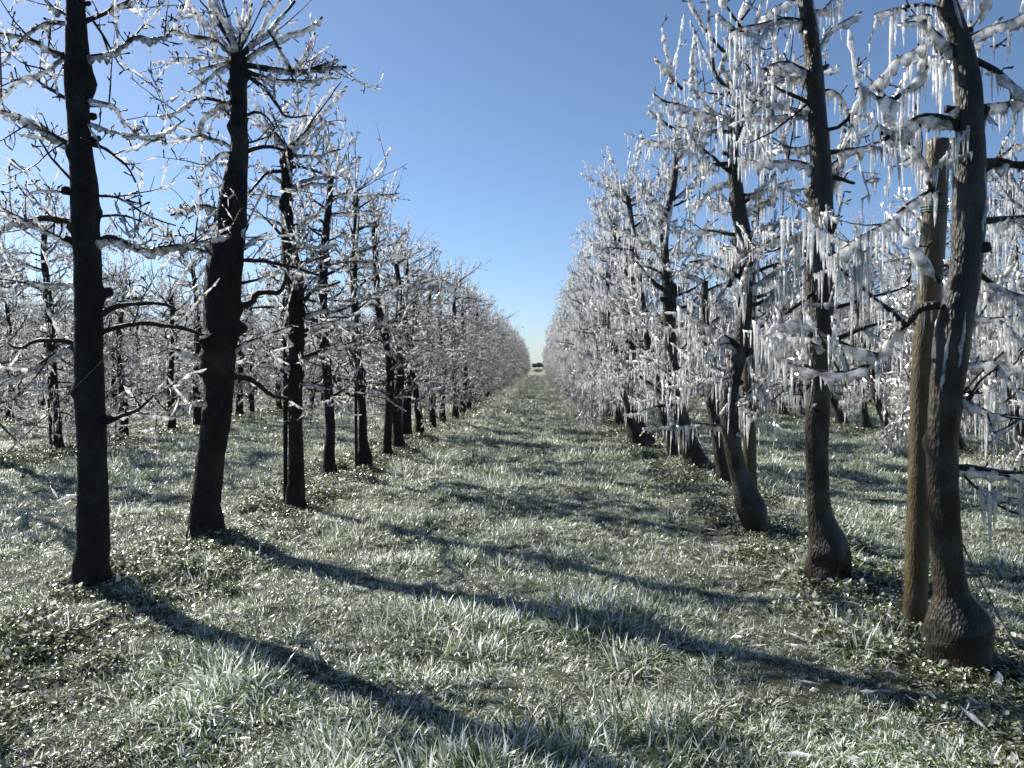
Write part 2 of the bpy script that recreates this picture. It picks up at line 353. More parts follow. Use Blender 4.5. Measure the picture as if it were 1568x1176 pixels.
def near_tree(name, label, tr, st, limbs, n_auto, n_broom, barkm, burl=0, group=None, zr=(.8, 3.2), many=False, ll=(.45, 1.0), away=None, knobs=6, seed=1, ydrift=.5):
    random.seed(seed)
    b0 = G(tr[0][0], tr[0][1]); Y = b0.y; base = Vector((b0.x, b0.y, gz(b0.x, b0.y) - .02)); s = Y / F
    pts = [PL(px, py, Y) for px, py, w_ in tr]; pts[0] = base.copy(); rad = [w_ * s * .5 for _, _, w_ in tr]
    BASES.append((base.x, base.y, rad[0])); root = empty(name, base); tag(root, label, 'tree', group)
    tm, tp, trd = trunk_mb(pts, rad, burl, knobs=knobs + (6 if st is ST_L else 1), step=.03); to = tm.build('trunk', barkm, root, origin=base)
    for _ in range(7):                    # pruned stubs
        j = random.randint(int(len(tp) * .22), len(tp) - 4); a = random.uniform(0, 6.28); d = Vector((math.cos(a), math.sin(a), random.uniform(.1, .7))).normalized(); r = trd[j] * random.uniform(.2, .38); c = tp[j] + Vector((d.x, d.y, 0)) * trd[j] * .6; ln = trd[j] * random.uniform(.8, 1.5)
        q = MB(); q.tube([c, c + d * ln * .4, c + d * ln * .75, c + d * ln], [r * 1.5, r, r * 1.12, r * .8], 9, bump=.12); q.build('pruned_stub', barkm, root, origin=base)
    if st is ST_R:                        # frozen runs of water down the bark
        q = MB()
        for _ in range(12):
            j = random.randint(int(len(tp) * .3), len(tp) - 3); a = random.uniform(0, 6.28); n_ = random.randint(3, 10); c = []
            for h in range(n_):
                jj = max(0, j - h); c.append(tp[jj] + Vector((math.cos(a), math.sin(a), 0)) * trd[jj] * 1.0); a += random.uniform(-.12, .12)
            q.tube(c, [random.uniform(.004, .010) * (1 if 0 < h < n_ - 1 else .3) for h in range(n_)], 6, bump=.3)
        q.build('ice_coating', M_icicle, to, origin=base)
    ics = []
    for L in limbs:                       # limbs seen in the photograph: (width px, iced?, points...)
        w_, icy, pl = L[0], L[1], L[2:]; k = random.uniform(-ydrift, ydrift); q = []; x0 = pl[0][0]
        for (px, py) in pl:
            off = k * abs(px - x0) * s; q.append(PL(px, py, Y + max(-1.0, min(1.0, off))))
        rr = [w_ * s * .5 * (1 - .55 * i / (len(q) - 1)) for i in range(len(q))]
        q, rr = smooth_path(q, rr, 1); q, rr = resample(q, rr, .05); ph = random.uniform(0, 50)
        q = [p + Vector((noise.noise(Vector((ph, i * .3, 0))), noise.noise(Vector((ph, i * .3, 5))), noise.noise(Vector((ph, i * .3, 9))))) * .014 * min(1, i / 3) for i, p in enumerate(q)]
        up_ = pl[0][1] - pl[-1][1]; sh = w_ <= 7 and up_ > 28 and up_ > .45 * abs(pl[0][0] - pl[-1][0])
        make_limb(root, base, q, rr, Style(**{**st.__dict__, 'twig': .13, 'spur': .9, 'thick': st.thick * 1.95, 'drop': st.drop * .6, 'ic': st.ic * .4}) if sh else st, ics, icy)
    for i in range(n_auto):
        z = zr[0] + (zr[1] - zr[0]) * (i + random.random()) / n_auto
        j = min(range(len(tp)), key=lambda k: abs(tp[k].z - z)); az = random.uniform(0, 6.28)
        if away: az = random.uniform(*away)
        f = (z - zr[0]) / max(.1, zr[1] - zr[0]); Ln = random.uniform(*ll) * (1 - .4 * f)
        d = Vector((math.cos(az), math.sin(az), random.uniform(-.1, .5) + .3 * f))
        q, rr = grow(tp[j] + Vector((d.x, d.y, 0)) * trd[j] * .6, d, Ln, random.uniform(.011, .021), .004, random.uniform(-.3, .3), .15)
        make_limb(root, base, q, rr, st, ics)
    if n_broom: broom(root, base, tp[-1], n_broom, st, ics)
    put_icicles(ics, root, base, many); return root
near_tree('fruit_tree', 'black straight trunk at the left front, taller than the frame, with sparse iced branches', [(140, 902, 62), (140, 870, 55), (143, 832, 50), (142, 780, 46), (141, 720, 44), (141, 662, 45), (139, 633, 44), (135, 535, 41), (136, 497, 41), (134, 404, 40), (131, 340, 40), (129, 289, 42), (124, 238, 34), (121, 191, 33), (118, 149, 33), (120, 110, 42), (119, 85, 36), (117, 42, 30), (116, 0, 27), (115, -40, 24), (116, -90, 18)], ST_L, [
 (8, True, (118, 38), (143, 26), (181, 12), (205, 0), (240, -25)), (9, True, (100, 85), (79, 79), (48, 60), (14, 54), (-20, 45)),
 (6, True, (100, 86), (83, 98), (60, 113), (33, 118), (14, 140), (0, 155), (-15, 172)), (7, True, (118, 38), (75, 32), (50, 45), (25, 70), (0, 103)),
 (9, None, (130, 88), (155, 87), (172, 80), (195, 68), (209, 55), (235, 60), (262, 55)), (4, False, (140, 28), (160, 55), (172, 78), (180, 95), (190, 108)),
 (5, True, (130, 150), (152, 157), (175, 163), (186, 180), (195, 190), (220, 195)), (5, None, (132, 187), (165, 198), (200, 207), (228, 210), (257, 202), (285, 183)),
 (6, False, (134, 220), (155, 225), (165, 230), (180, 245), (198, 258), (207, 278)), (6, True, (108, 228), (85, 210), (55, 188), (28, 175), (0, 167), (-25, 165)),
 (5, None, (112, 278), (85, 250), (60, 212)), (5, None, (118, 297), (85, 293), (52, 290), (35, 302)),
 (12, True, (118, 342), (95, 335), (70, 333), (50, 340), (35, 346), (15, 338), (-5, 355)), (5, False, (148, 300), (175, 300), (200, 312), (222, 328), (250, 340), (270, 345)),
 (5, False, (146, 332), (185, 328), (215, 336), (235, 348)), (12, None, (142, 372), (172, 365), (195, 372), (222, 385), (250, 380), (300, 370)),
 (9, False, (148, 487), (175, 470), (205, 464), (245, 465), (270, 472)), (10, False, (148, 512), (175, 500), (205, 494), (245, 497), (290, 505), (312, 512)),
 (9, None, (122, 530), (100, 522), (75, 520), (52, 522), (30, 535), (0, 520)), (11, True, (122, 535), (100, 533), (85, 542), (60, 562), (25, 575), (-5, 592)),
 (8, False, (155, 650), (187, 637), (221, 620), (240, 602)), (7, True, (124, 285), (127, 262), (130, 232)), (8, True, (230, 385), (280, 376), (320, 368), (356, 358)),
 (4, True, (128, 760), (112, 756), (86, 766))], 5, 0, M_bark, seed=3, knobs=9, zr=(1.6, 3.6), ll=(.3, .7), away=(1.2, 3.6))
near_tree('fruit_tree', 'thick black trunk kinked at mid-height, ringed on top by white iced shoots', [(309, 826, 56), (311, 806, 50), (315, 769, 45), (321, 713, 42), (327, 671, 42), (334, 620, 44), (336, 577, 47), (338, 492, 53), (340, 470, 54), (342, 425, 56), (349, 383, 51), (355, 323, 45), (360, 276, 38), (367, 238, 27), (366, 191, 25), (365, 128, 25), (364, 98, 27), (364, 84, 22)], ST_L, [
 (5, True, (366, 84), (345, 55), (305, -5)), (5, True, (366, 84), (352, 40), (338, -10)), (5, False, (366, 80), (352, 30), (335, -15)), (6, True, (366, 84), (378, 50), (385, 5)),
 (7, True, (370, 84), (395, 55), (412, 20), (430, 0)), (7, True, (370, 86), (400, 55), (425, 35), (452, 0)), (7, True, (376, 92), (405, 70), (440, 55), (475, 42), (495, 26)),
 (7, True, (360, 86), (325, 58), (285, 55), (247, 40)), (5, True, (358, 90), (320, 88), (259, 89)), (6, True, (358, 92), (330, 100), (288, 112)), (6, True, (356, 95), (322, 115), (290, 143)),
 (5, True, (366, 80), (368, 45), (362, 12)), (6, True, (350, 60), (335, 35), (322, -20)),
 (10, True, (374, 100), (400, 103), (430, 108), (448, 112), (470, 108), (505, 105), (530, 103)), (6, True, (448, 112), (430, 80), (411, 45)), (6, True, (448, 112), (465, 85), (483, 51)),
 (6, True, (470, 108), (495, 100), (517, 90)), (7, True, (374, 108), (410, 122), (450, 125), (480, 125), (510, 112)),
 (7, False, (374, 112), (405, 135), (425, 160), (435, 180), (470, 176)), (5, False, (374, 178), (395, 170), (410, 180), (420, 195)), (8, False, (374, 233), (395, 226), (420, 225), (440, 230)),
 (7, None, (362, 160), (340, 158), (318, 172), (305, 190), (303, 215)), (6, True, (358, 162), (325, 150), (303, 150), (285, 160), (265, 175), (240, 178)),
 (5, None, (360, 228), (335, 215), (312, 205), (295, 200)), (6, None, (358, 236), (340, 232), (325, 245), (305, 262)),
 (8, True, (345, 328), (320, 315), (305, 312), (285, 322), (262, 330)), (7, None, (335, 394), (310, 382), (285, 375), (260, 382)),
 (8, True, (350, 392), (362, 370), (378, 346)), (6, True, (352, 394), (375, 376), (410, 356)), (7, False, (358, 398), (390, 400), (420, 402), (450, 410), (490, 422)),
 (11, False, (358, 468), (385, 467), (392, 450), (410, 447), (428, 450), (440, 425), (443, 398)), (7, True, (355, 536), (385, 522), (410, 512), (448, 498)),
 (10, None, (350, 576), (380, 580), (395, 588), (415, 606), (445, 612)), (7, True, (320, 553), (295, 543), (270, 535), (240, 532)), (7, True, (322, 614), (293, 616), (263, 628), (238, 641)),
 (9, True, (365, 252), (360, 262), (366, 292))], 9, 10, M_bark, seed=5, knobs=10, zr=(1.5, 3.5), ll=(.3, .7), away=(-.3, 3.5))
near_tree('fruit_tree', 'dark trunk with a thin stake close on its left side and swollen middle', [(452, 779, 30), (452, 755, 27), (454, 723, 24), (453, 672, 22), (452, 621, 21), (453, 570, 22), (454, 520, 23), (453, 468, 24), (452, 430, 27), (447, 408, 27), (440, 361, 20), (440, 323, 18), (438, 272, 17), (442, 229, 17)], ST_L, [
 (5, True, (442, 229), (470, 200), (500, 165), (532, 132)), (4, False, (445, 228), (475, 190), (523, 124)), (5, True, (446, 232), (470, 215), (498, 184)), (5, False, (440, 226), (415, 195), (385, 190)),
 (5, True, (443, 238), (480, 240), (522, 230)), (6, None, (440, 262), (410, 262), (395, 280), (380, 300)), (6, None, (442, 300), (470, 280), (500, 282)), (9, True, (452, 555), (485, 540), (520, 530), (555, 520)),
 (8, True, (450, 600), (425, 560), (400, 555), (385, 570)), (7, None, (455, 480), (480, 440), (520, 432))], 28, 9, M_bark, seed=8, knobs=7, zr=(1.0, 3.4), ll=(.4, .9))
near_tree('fruit_tree', 'slender dark trunk bowed slightly leftwards between the staked trees of the left row', [(504, 731, 24), (504, 700, 17), (506, 660, 15), (505, 638, 15), (502, 590, 15), (497, 536, 15), (495, 485, 14), (494, 440, 13), (498, 366, 13), (503, 319, 10), (507, 272, 9)], ST_L, [], 34, 9, M_bark, seed=11, zr=(1.0, 3.5), ll=(.4, .95))
near_tree('fruit_tree', 'dark trunk with a knobbed foot and a thin stake on its left, left row', [(561, 722, 22), (559, 700, 25), (556, 682, 14), (555, 621, 12), (550, 570, 13), (546, 529, 12), (543, 468, 11), (541, 417, 11), (544, 370, 10), (546, 330, 9), (543, 295, 8)], ST_L, [], 36, 10, M_bark, seed=14, zr=(1.0, 3.6), ll=(.4, .95))
near_tree('fruit_tree', 'crooked dark tree just past the knobbed-foot tree in the left row', [(592, 702, 14), (595, 638, 13), (599, 570, 13), (592, 520, 12), (583, 490, 12), (577, 462, 9), (576, 400, 9), (572, 345, 8)], ST_L, [], 36, 10, M_bark, seed=17, zr=(.9, 3.6), ll=(.4, 1.0))
# right row
near_tree('fruit_tree', 'thick trunk with a huge burl at its foot, right front, beside the big stake', [(1467, 1024, 60), (1471, 1006, 78), (1473, 984, 92), (1468, 955, 96), (1461, 930, 74), (1457, 908, 50), (1454, 890, 47), (1450, 858, 45), (1446, 782, 45), (1441, 705, 42), (1446, 629, 44), (1454, 552, 50), (1460, 500, 52), (1474, 446, 42), (1483, 361, 46), (1485, 298, 47), (1487, 238, 40), (1484, 191, 38), (1485, 140, 37), (1478, 85, 30), (1455, 21, 30), (1446, -10, 27), (1440, -60, 22)], ST_R, [
 (14, True, (1462, 85), (1440, 60), (1420, 40), (1408, 22)), (6, None, (1445, 66), (1425, 62), (1400, 78), (1370, 93), (1350, 115), (1325, 138), (1308, 165), (1302, 192)),
 (17, None, (1470, 196), (1440, 182), (1412, 178), (1395, 190), (1380, 200), (1352, 212)), (11, True, (1352, 208), (1362, 178), (1372, 152), (1345, 148)), (8, True, (1372, 150), (1395, 135), (1418, 102)),
 (11, True, (1448, 167), (1480, 168), (1510, 165), (1535, 160), (1575, 150)), (14, True, (1510, 165), (1500, 190), (1478, 203), (1457, 216)), (12, True, (1485, 88), (1520, 105), (1545, 125), (1580, 155)),
 (6, True, (1480, 58), (1520, 40), (1575, 18)), (22, None, (1488, 262), (1515, 250), (1545, 252), (1585, 258)), (9, True, (1440, 300), (1422, 285), (1420, 265), (1413, 243), (1395, 222), (1380, 205)),
 (14, True, (1440, 468), (1412, 470), (1398, 482), (1385, 500), (1365, 518), (1345, 545), (1330, 560)), (8, True, (1385, 496), (1345, 460), (1310, 430), (1280, 405)),
 (9, True, (1345, 545), (1300, 530), (1265, 515), (1240, 500), (1215, 492), (1175, 500)), (8, True, (1330, 560), (1290, 575), (1240, 565), (1200, 555), (1178, 538)),
 (7, True, (1425, 290), (1400, 310), (1370, 330), (1340, 350), (1310, 365), (1270, 392)), (5, False, (1440, 632), (1474, 603), (1515, 557), (1556, 521), (1580, 500)), (5, False, (1450, 650), (1490, 600), (1530, 560)),
 (13, True, (1450, 718), (1494, 718), (1545, 728), (1585, 724)), (5, False, (1470, 722), (1495, 745), (1530, 780), (1575, 792)), (11, True, (1478, 402), (1500, 420), (1540, 445), (1580, 458)),
 (6, True, (1440, 432), (1412, 395), (1382, 352)), (6, True, (1480, 480), (1520, 490), (1575, 480)), (6, True, (1500, 30), (1512, -10), (1520, -40)), (7, True, (1450, 40), (1470, 10), (1500, -20)),
 (6, None, (1450, 15), (1410, 5), (1375, 12), (1340, 22)), (8, True, (1455, 560), (1500, 555), (1570, 560)), (7, True, (1450, 600), (1510, 630), (1570, 640))], 5, 0, M_barkr, many=True, seed=21, knobs=1, zr=(1.7, 3.0), ll=(.3, .7), away=(.2, 2.0), ydrift=.35)
near_tree('fruit_tree', 'dark trunk with bulbous foot and brownish lower bark, second in the right row', [(1266, 894, 54), (1269, 865, 62), (1270, 836, 60), (1260, 805, 42), (1255, 785, 34), (1252, 756, 33), (1250, 680, 34), (1252, 618, 34), (1253, 552, 32), (1259, 480, 34), (1261, 383, 31), (1258, 255, 30), (1251, 191, 27), (1247, 106, 25), (1240, 43, 25), (1232, 0, 22), (1226, -50, 18)], ST_R, [
 (9, None, (1236, 36), (1205, 27), (1185, 32), (1165, 38), (1140, 42), (1118, 45)), (5, True, (1135, 42), (1118, 20), (1101, -6)), (5, True, (1125, 44), (1110, 30), (1095, 18)), (5, False, (1135, 30), (1150, 10), (1160, -5)),
 (5, True, (1160, 40), (1185, 12), (1205, 2), (1235, -4)), (11, True, (1244, 116), (1220, 105), (1205, 92), (1178, 100)), (4, False, (1245, 150), (1220, 175), (1195, 195), (1160, 215), (1135, 222)),
 (6, True, (1245, 177), (1210, 176), (1165, 178), (1140, 182)), (6, None, (1244, 18), (1265, 15), (1280, 20), (1292, -5)), (5, True, (1252, 80), (1265, 55), (1290, 35), (1318, 18)),
 (7, True, (1252, 142), (1275, 137), (1288, 150), (1298, 172), (1300, 190)), (7, True, (1258, 235), (1285, 232), (1300, 228), (1320, 228), (1350, 215), (1400, 225)), (9, False, (1262, 270), (1285, 274), (1308, 280)),
 (7, True, (1250, 258), (1215, 245), (1180, 247), (1150, 245)), (8, True, (1255, 316), (1238, 320), (1262, 340), (1285, 330)), (8, True, (1255, 350), (1215, 360), (1180, 368), (1145, 388)),
 (7, True, (1255, 440), (1220, 470), (1170, 500)), (9, True, (1150, 400), (1138, 430), (1128, 470)), (6, None, (1262, 200), (1290, 195), (1320, 150), (1345, 125)), (10, None, (1252, 540), (1235, 512), (1205, 500), (1175, 496))], 12, 0, M_barkr, many=True, seed=24, knobs=6, zr=(1.5, 3.3), ll=(.3, .75), away=(-.4, 3.4), ydrift=.4)
near_tree('fruit_tree', 'curved grey trunk over a shaggy burl, in front of a yellowish stake, right row', [(1160, 818, 42), (1156, 795, 42), (1146, 765, 40), (1133, 731, 26), (1123, 687, 26), (1117, 646, 28), (1116, 602, 27), (1124, 568, 25), (1135, 534, 23), (1137, 500, 23), (1143, 472, 22), (1143, 421, 24), (1140, 370, 26), (1133, 330, 22), (1127, 285, 20), (1121, 234, 18), (1122, 195, 16), (1126, 165, 14), (1128, 148, 12)], ST_R, [
 (6, True, (1122, 152), (1110, 130), (1095, 118), (1090, 90), (1087, 50), (1082, -10)), (6, True, (1118, 90), (1095, 65), (1072, 35), (1054, -5)), (5, True, (1045, 137), (1022, 112), (1003, 87)),
 (5, True, (1040, 160), (1020, 158), (1000, 143)), (5, True, (1035, 200), (1010, 182), (993, 168)), (5, True, (1058, 140), (1061, 95), (1063, 48)), (7, True, (1120, 183), (1090, 180), (1050, 162), (1020, 160)),
 (7, True, (1122, 250), (1100, 250), (1065, 254), (1045, 262)), (6, None, (1120, 203), (1095, 198), (1080, 206), (1045, 212), (1015, 220), (982, 213)), (7, None, (1126, 170), (1140, 160), (1152, 153), (1175, 155), (1215, 155)),
 (7, True, (1118, 110), (1135, 85), (1160, 70)), (7, True, (1120, 130), (1100, 95), (1120, 85)), (8, True, (1135, 425), (1095, 408), (1080, 400), (1055, 402)), (9, True, (1116, 440), (1122, 410), (1145, 382), (1174, 367), (1200, 358)),
 (7, True, (1130, 285), (1100, 280), (1080, 300), (1060, 330)), (8, True, (1135, 530), (1105, 515), (1080, 495), (1050, 480)), (7, True, (1125, 580), (1090, 560), (1050, 545)), (8, True, (1138, 530), (1160, 545), (1190, 565), (1215, 560)),
 (7, True, (1120, 300), (1150, 300), (1180, 310))], 36, 8, M_barkr, many=True, seed=27, knobs=6, zr=(.75, 3.7), ll=(.4, .9))
near_tree('fruit_tree', 'dark trunk that leans left then bends upright, fourth burl foot of the right row', [(1071, 727, 36), (1066, 710, 38), (1052, 670, 26), (1040, 630, 22), (1032, 600, 21), (1028, 560, 19), (1025, 500, 19), (1025, 455, 22), (1019, 410, 13), (1016, 370, 13), (1021, 336, 12), (1031, 290, 11), (1036, 232, 9)], ST_R, [
 (8, True, (1026, 455), (1045, 440), (1060, 400)), (8, True, (1024, 448), (995, 430), (975, 400)), (9, None, (1040, 625), (1008, 600), (980, 575))], 38, 10, M_barkr, many=True, seed=31, zr=(.85, 4.1), ll=(.45, 1.05))
near_tree('fruit_tree', 'thin dark stem slanting left just beside the grey burl tree', [(1112, 742, 24), (1104, 700, 20), (1096, 650, 19), (1089, 605, 18), (1085, 570, 16), (1082, 520, 13), (1078, 470, 11), (1080, 430, 9)], ST_R, [], 10, 3, M_barkr, seed=33, zr=(1.2, 2.3), ll=(.3, .7))
near_tree('fruit_tree', 'tree leaning left with a low burl, between the bent trunk and the strongly leaning one', [(1038, 703, 26), (1034, 690, 26), (1024, 663, 16), (1018, 636, 15), (1008, 590, 14), (996, 540, 13), (985, 480, 12), (976, 420, 11), (968, 350, 9), (962, 300, 7)], ST_R, [], 40, 10, M_barkr, seed=36, zr=(.85, 4.0), ll=(.45, 1.1))
near_tree('fruit_tree', 'strongly leaning black trunk seen low under a white curtain of icicles, right row', [(986, 684, 34), (970, 646, 28), (958, 612, 22), (962, 560, 16), (975, 500, 14), (972, 448, 13), (958, 405, 12), (945, 370, 10), (935, 330, 8)], ST_R, [], 40, 10, M_barkr, seed=39, zr=(.85, 4.0), ll=(.45, 1.1))
# ------------------------------------------------------------------ further trees: a few kinds, copied along the rows
def variant(side, seed):
    random.seed(seed); st = Style(**{**(ST_L if side == 'L' else ST_R).__dict__, 'lod': 1, 'step': .09})
    if side == 'L': st.coat = .72; st.thick = .0062; st.ic = 18; st.icl = .10; st.icr = .006; st.twig = .055; st.spur = .4; st.drop = .022
    else: st.ic = 31; st.icr = .011; st.icl = .22; st.thick = .006; st.coat = .72; st.twig = .065; st.spur = .35
    hgt = random.uniform(2.95, 3.35) if side == 'L' else random.uniform(3.45, 3.85); lean = Vector((random.uniform(-.1, .1), random.uniform(-.15, .15), 0)) if side == 'L' else Vector((random.uniform(-.75, -.35), random.uniform(-.2, .2), 0))
    pts = []; rad = []; ph = random.uniform(0, 99)
    for i in range(9):
        t = i / 8; pts.append(Vector((0, 0, -.03)) + lean * (math.sin(t * 1.9) if side == 'R' else t) + Vector((noise.noise(Vector((ph, t * 3, 0))), noise.noise(Vector((ph, t * 3, 4))), 0)) * .16 * min(1, t * 3) + Vector((0, 0, hgt * t)))
        rad.append((.088 - .05 * t) * random.uniform(.88, 1.12))
    tm, tp, trd = trunk_mb(pts, rad, .45 if side == 'R' else .15, n=10, knobs=5, step=.09)
    tw, ice, ics = MB(), MB(), []; nl = 35 if side == 'L' else 38
    for i in range(nl):
        z = .6 + (hgt - .6) * (i + random.random()) / nl; j = min(range(len(tp)), key=lambda k: abs(tp[k].z - z)); az = random.uniform(0, 6.28); f = (z - .75) / (hgt - .75)
        d = Vector((math.cos(az), math.sin(az), random.uniform(-.15, .45) + .3 * f)); q, rr = grow(tp[j], d, random.uniform(.6, 1.28) * (1 - .25 * f), random.uniform(.011, .021), .004, random.uniform(-.3, .3), .15, .09)
        limb(tw, ice, ics, q, rr, st, 0)
    for i in range(14):
        a = random.uniform(0, 6.28); e = random.uniform(.3, 1.4); d = Vector((math.cos(a) * math.cos(e), math.sin(a) * math.cos(e), math.sin(e)))
        q, rr = grow(tp[-1], d, random.uniform(.35, .8) * (1 if side == 'L' else 1.3), .0065, .0025, .1, .045, .09); limb(tw, ice, ics, q, rr, Style(**{**st.__dict__, 'ic': st.ic * .3, 'twig': .25, 'thick': st.thick * 1.4}), 1, .8)
    for p, L, r in ics: ice.icicle(p, L, r, 4)
    root = empty('fruit_tree', (0, 0, 0)); t_ = tm.build('trunk', M_bark if side == 'L' else M_barkr, root); c_ = tw.build('crown', M_twig, root); i_ = ice.build('ice_coating', M_ice if side == 'L' else M_icicle, c_)
    return root
VAR = {'L': [variant('L', 100 + i) for i in range(7)], 'R': [variant('R', 200 + i) for i in range(7)]}
used = set()
def place(side, x, y, label, group, lean_keep=True):
    global vk
    vs = VAR[side]; src = random.choice(vs)
    r = src if src.name not in used else src.copy()
    if r is src: used.add(src.name)
    else:
        scene.collection.objects.link(r)
        for ch in src.children:
            c = ch.copy(); scene.collection.objects.link(c); c.parent = r
            for g in ch.children:
                d = g.copy(); scene.collection.objects.link(d); d.parent = c
    r.location = (x, y, gz(x, y) - .01); s = random.uniform(.93, 1.07)
    r.rotation_euler = (random.uniform(-.02, .02), random.uniform(-.02, .02), random.uniform(0, 6.28) if side == 'L' else random.uniform(-.5, .5))
    r.scale = (s, s * (random.choice((-1, 1)) if side == 'R' else 1), s * random.uniform(.95, 1.05)); tag(r, label, 'tree', group); return r
ORD = ['seventh', 'eighth', 'ninth', 'tenth', 'eleventh', 'twelfth', 'thirteenth', 'fourteenth', 'fifteenth', 'sixteenth', 'seventeenth', 'eighteenth']
random.seed(77); nt_count = 13
first = [(611, 689), (621, 672), (643, 666), (662, 658), (679, 653), (696, 643), (708, 636)]
y = 0
for i, (px, py) in enumerate(first):
    p = G(px, py); y = p.y
    place('L', p.x, p.y, f'{ORD[i]} white iced tree from the camera in the row left of the aisle', 'fruit trees in the row left of the aisle'); nt_count += 1
GL, GR = 'fruit trees in the row left of the aisle', 'fruit trees in the row right of the aisle'
k = len(first)
while y < 112:
    y += random.uniform(1.2, 1.45)
    lab = f'{ORD[k]} white iced tree from the camera in the row left of the aisle' if k < len(ORD) else 'small white iced tree far down the row left of the aisle, merging with its neighbours'
    place('L', -2.3 + .15 * min(1, y / 60) + random.uniform(-.1, .1), y, lab, GL if k < len(ORD) else GL + ', far end'); k += 1; nt_count += 1
y = 14.2; k = 1
while y < 112:
    y += random.uniform(1.15, 1.4)
    lab = f'{ORD[k]} icicle-hung tree from the camera in the row right of the aisle' if k < len(ORD) else 'small pale icicle-hung tree far down the row right of the aisle, merging with its neighbours'
    place('R', 1.95 + random.uniform(-.1, .1), y, lab, GR if k < len(ORD) else GR + ', far end'); k += 1; nt_count += 1
far_pts = []
def side_row(x, y0, y1, side, name, extra=()):
    global nt_count
    y = y0; n = 0
    while y < 100:
        y += random.uniform(1.2, 1.5)
        if y < y1 and nt_count < 300: place(side, x + random.uniform(-.2, .2), y, f'iced fruit tree standing in the {name}', f'fruit trees in the {name}'); nt_count += 1
        else: far_pts.append((x + random.uniform(-.2, .2), y, side))
side_row(-7.75, 8.2, 48, 'L', 'second row left of the aisle'); side_row(6.75, 8.8, 48, 'R', 'second row right of the aisle')
side_row(-12.7, 16, 50, 'L', 'third row left of the aisle'); side_row(11.6, 16, 50, 'R', 'third row right of the aisle')
for x, y0 in ((-17.6, 22), (-22.6, 30)): side_row(x, y0, 0, 'L', '')
for x, y0 in ((16.5, 22), (21.4, 30)): side_row(x, y0, 0, 'R', '')
# ------------------------------------------------------------------ scattering (only for what nobody could count)
def joined(name, obs):
    v, f, mi, mats = [], [], [], []
    for o in obs:
        b = len(v); v += [tuple(q.co) for q in o.data.vertices]; f += [tuple(b + i for i in p.vertices) for p in o.data.polygons]
        mi += [len(mats)] * len(o.data.polygons); mats.append(o.data.materials[0])
    me = bpy.data.meshes.new(name); me.from_pydata(v, [], f)
    for m in mats: me.materials.append(m)
    me.polygons.foreach_set('material_index', mi); me.polygons.foreach_set('use_smooth', [True] * len(f)); return bpy.data.objects.new(name, me)
def scatter(name, pts, rots, scl, idx, sources, label=None, cat=None):
    me = bpy.data.meshes.new(name); n = len(pts); me.vertices.add(n); me.vertices.foreach_set('co', np.array(pts, dtype=np.float32).ravel())
    for an, ty, arr, key in (('rot', 'FLOAT_VECTOR', rots, 'vector'), ('scl', 'FLOAT', scl, 'value'), ('idx', 'INT', idx, 'value')):
        a = me.attributes.new(an, ty, 'POINT'); a.data.foreach_set(key, np.array(arr, dtype=np.int32 if ty == 'INT' else np.float32).ravel())
    o = bpy.data.objects.new(name, me); scene.collection.objects.link(o)
    col = bpy.data.collections.new(name + "_sources")
    for i, s in enumerate(sources): s.name = f"{name}_source_{i:02d}"; col.objects.link(s)
    ng = bpy.data.node_groups.new(name, 'GeometryNodeTree'); ng.interface.new_socket('Geometry', in_out='INPUT', socket_type='NodeSocketGeometry'); ng.interface.new_socket('Geometry', in_out='OUTPUT', socket_type='NodeSocketGeometry')
    gi, go = ng.nodes.new('NodeGroupInput'), ng.nodes.new('NodeGroupOutput'); m2p = ng.nodes.new('GeometryNodeMeshToPoints'); ip = ng.nodes.new('GeometryNodeInstanceOnPoints'); ci = ng.nodes.new('GeometryNodeCollectionInfo')
    ci.inputs['Collection'].default_value = col; ci.inputs['Separate Children'].default_value = True; ci.inputs['Reset Children'].default_value = True
    def at(nm, ty): q = ng.nodes.new('GeometryNodeInputNamedAttribute'); q.data_type = ty; q.inputs[0].default_value = nm; return q.outputs[0]
    l = ng.links.new; l(gi.outputs[0], m2p.inputs[0]); l(m2p.outputs[0], ip.inputs['Points']); l(ci.outputs[0], ip.inputs['Instance']); ip.inputs['Pick Instance'].default_value = True
    l(at('idx', 'INT'), ip.inputs['Instance Index']); l(at('rot', 'FLOAT_VECTOR'), ip.inputs['Rotation']); l(at('scl', 'FLOAT'), ip.inputs['Scale']); l(ip.outputs[0], go.inputs[0])
    md = o.modifiers.new('scatter', 'NODES'); md.node_group = ng; o['kind'] = 'stuff'; tag(o, label, cat); return o
srcs = [joined('far', [c for c in r.children] + [g for c in r.children for g in c.children]) for r in VAR['L'][:4] + VAR['R'][:4]]
scatter('distant_orchard_trees', [(x, y, gz(x, y)) for x, y, s in far_pts], [(0, 0, random.uniform(0, 6.28) if s == 'L' else random.uniform(-.5, .5)) for x, y, s in far_pts], [random.uniform(.93, 1.08) for _ in far_pts], [random.randint(0, 3) + (0 if s == 'L' else 4) for _, _, s in far_pts], srcs, 'far mass of iced fruit trees behind the outer rows of the orchard', 'trees')
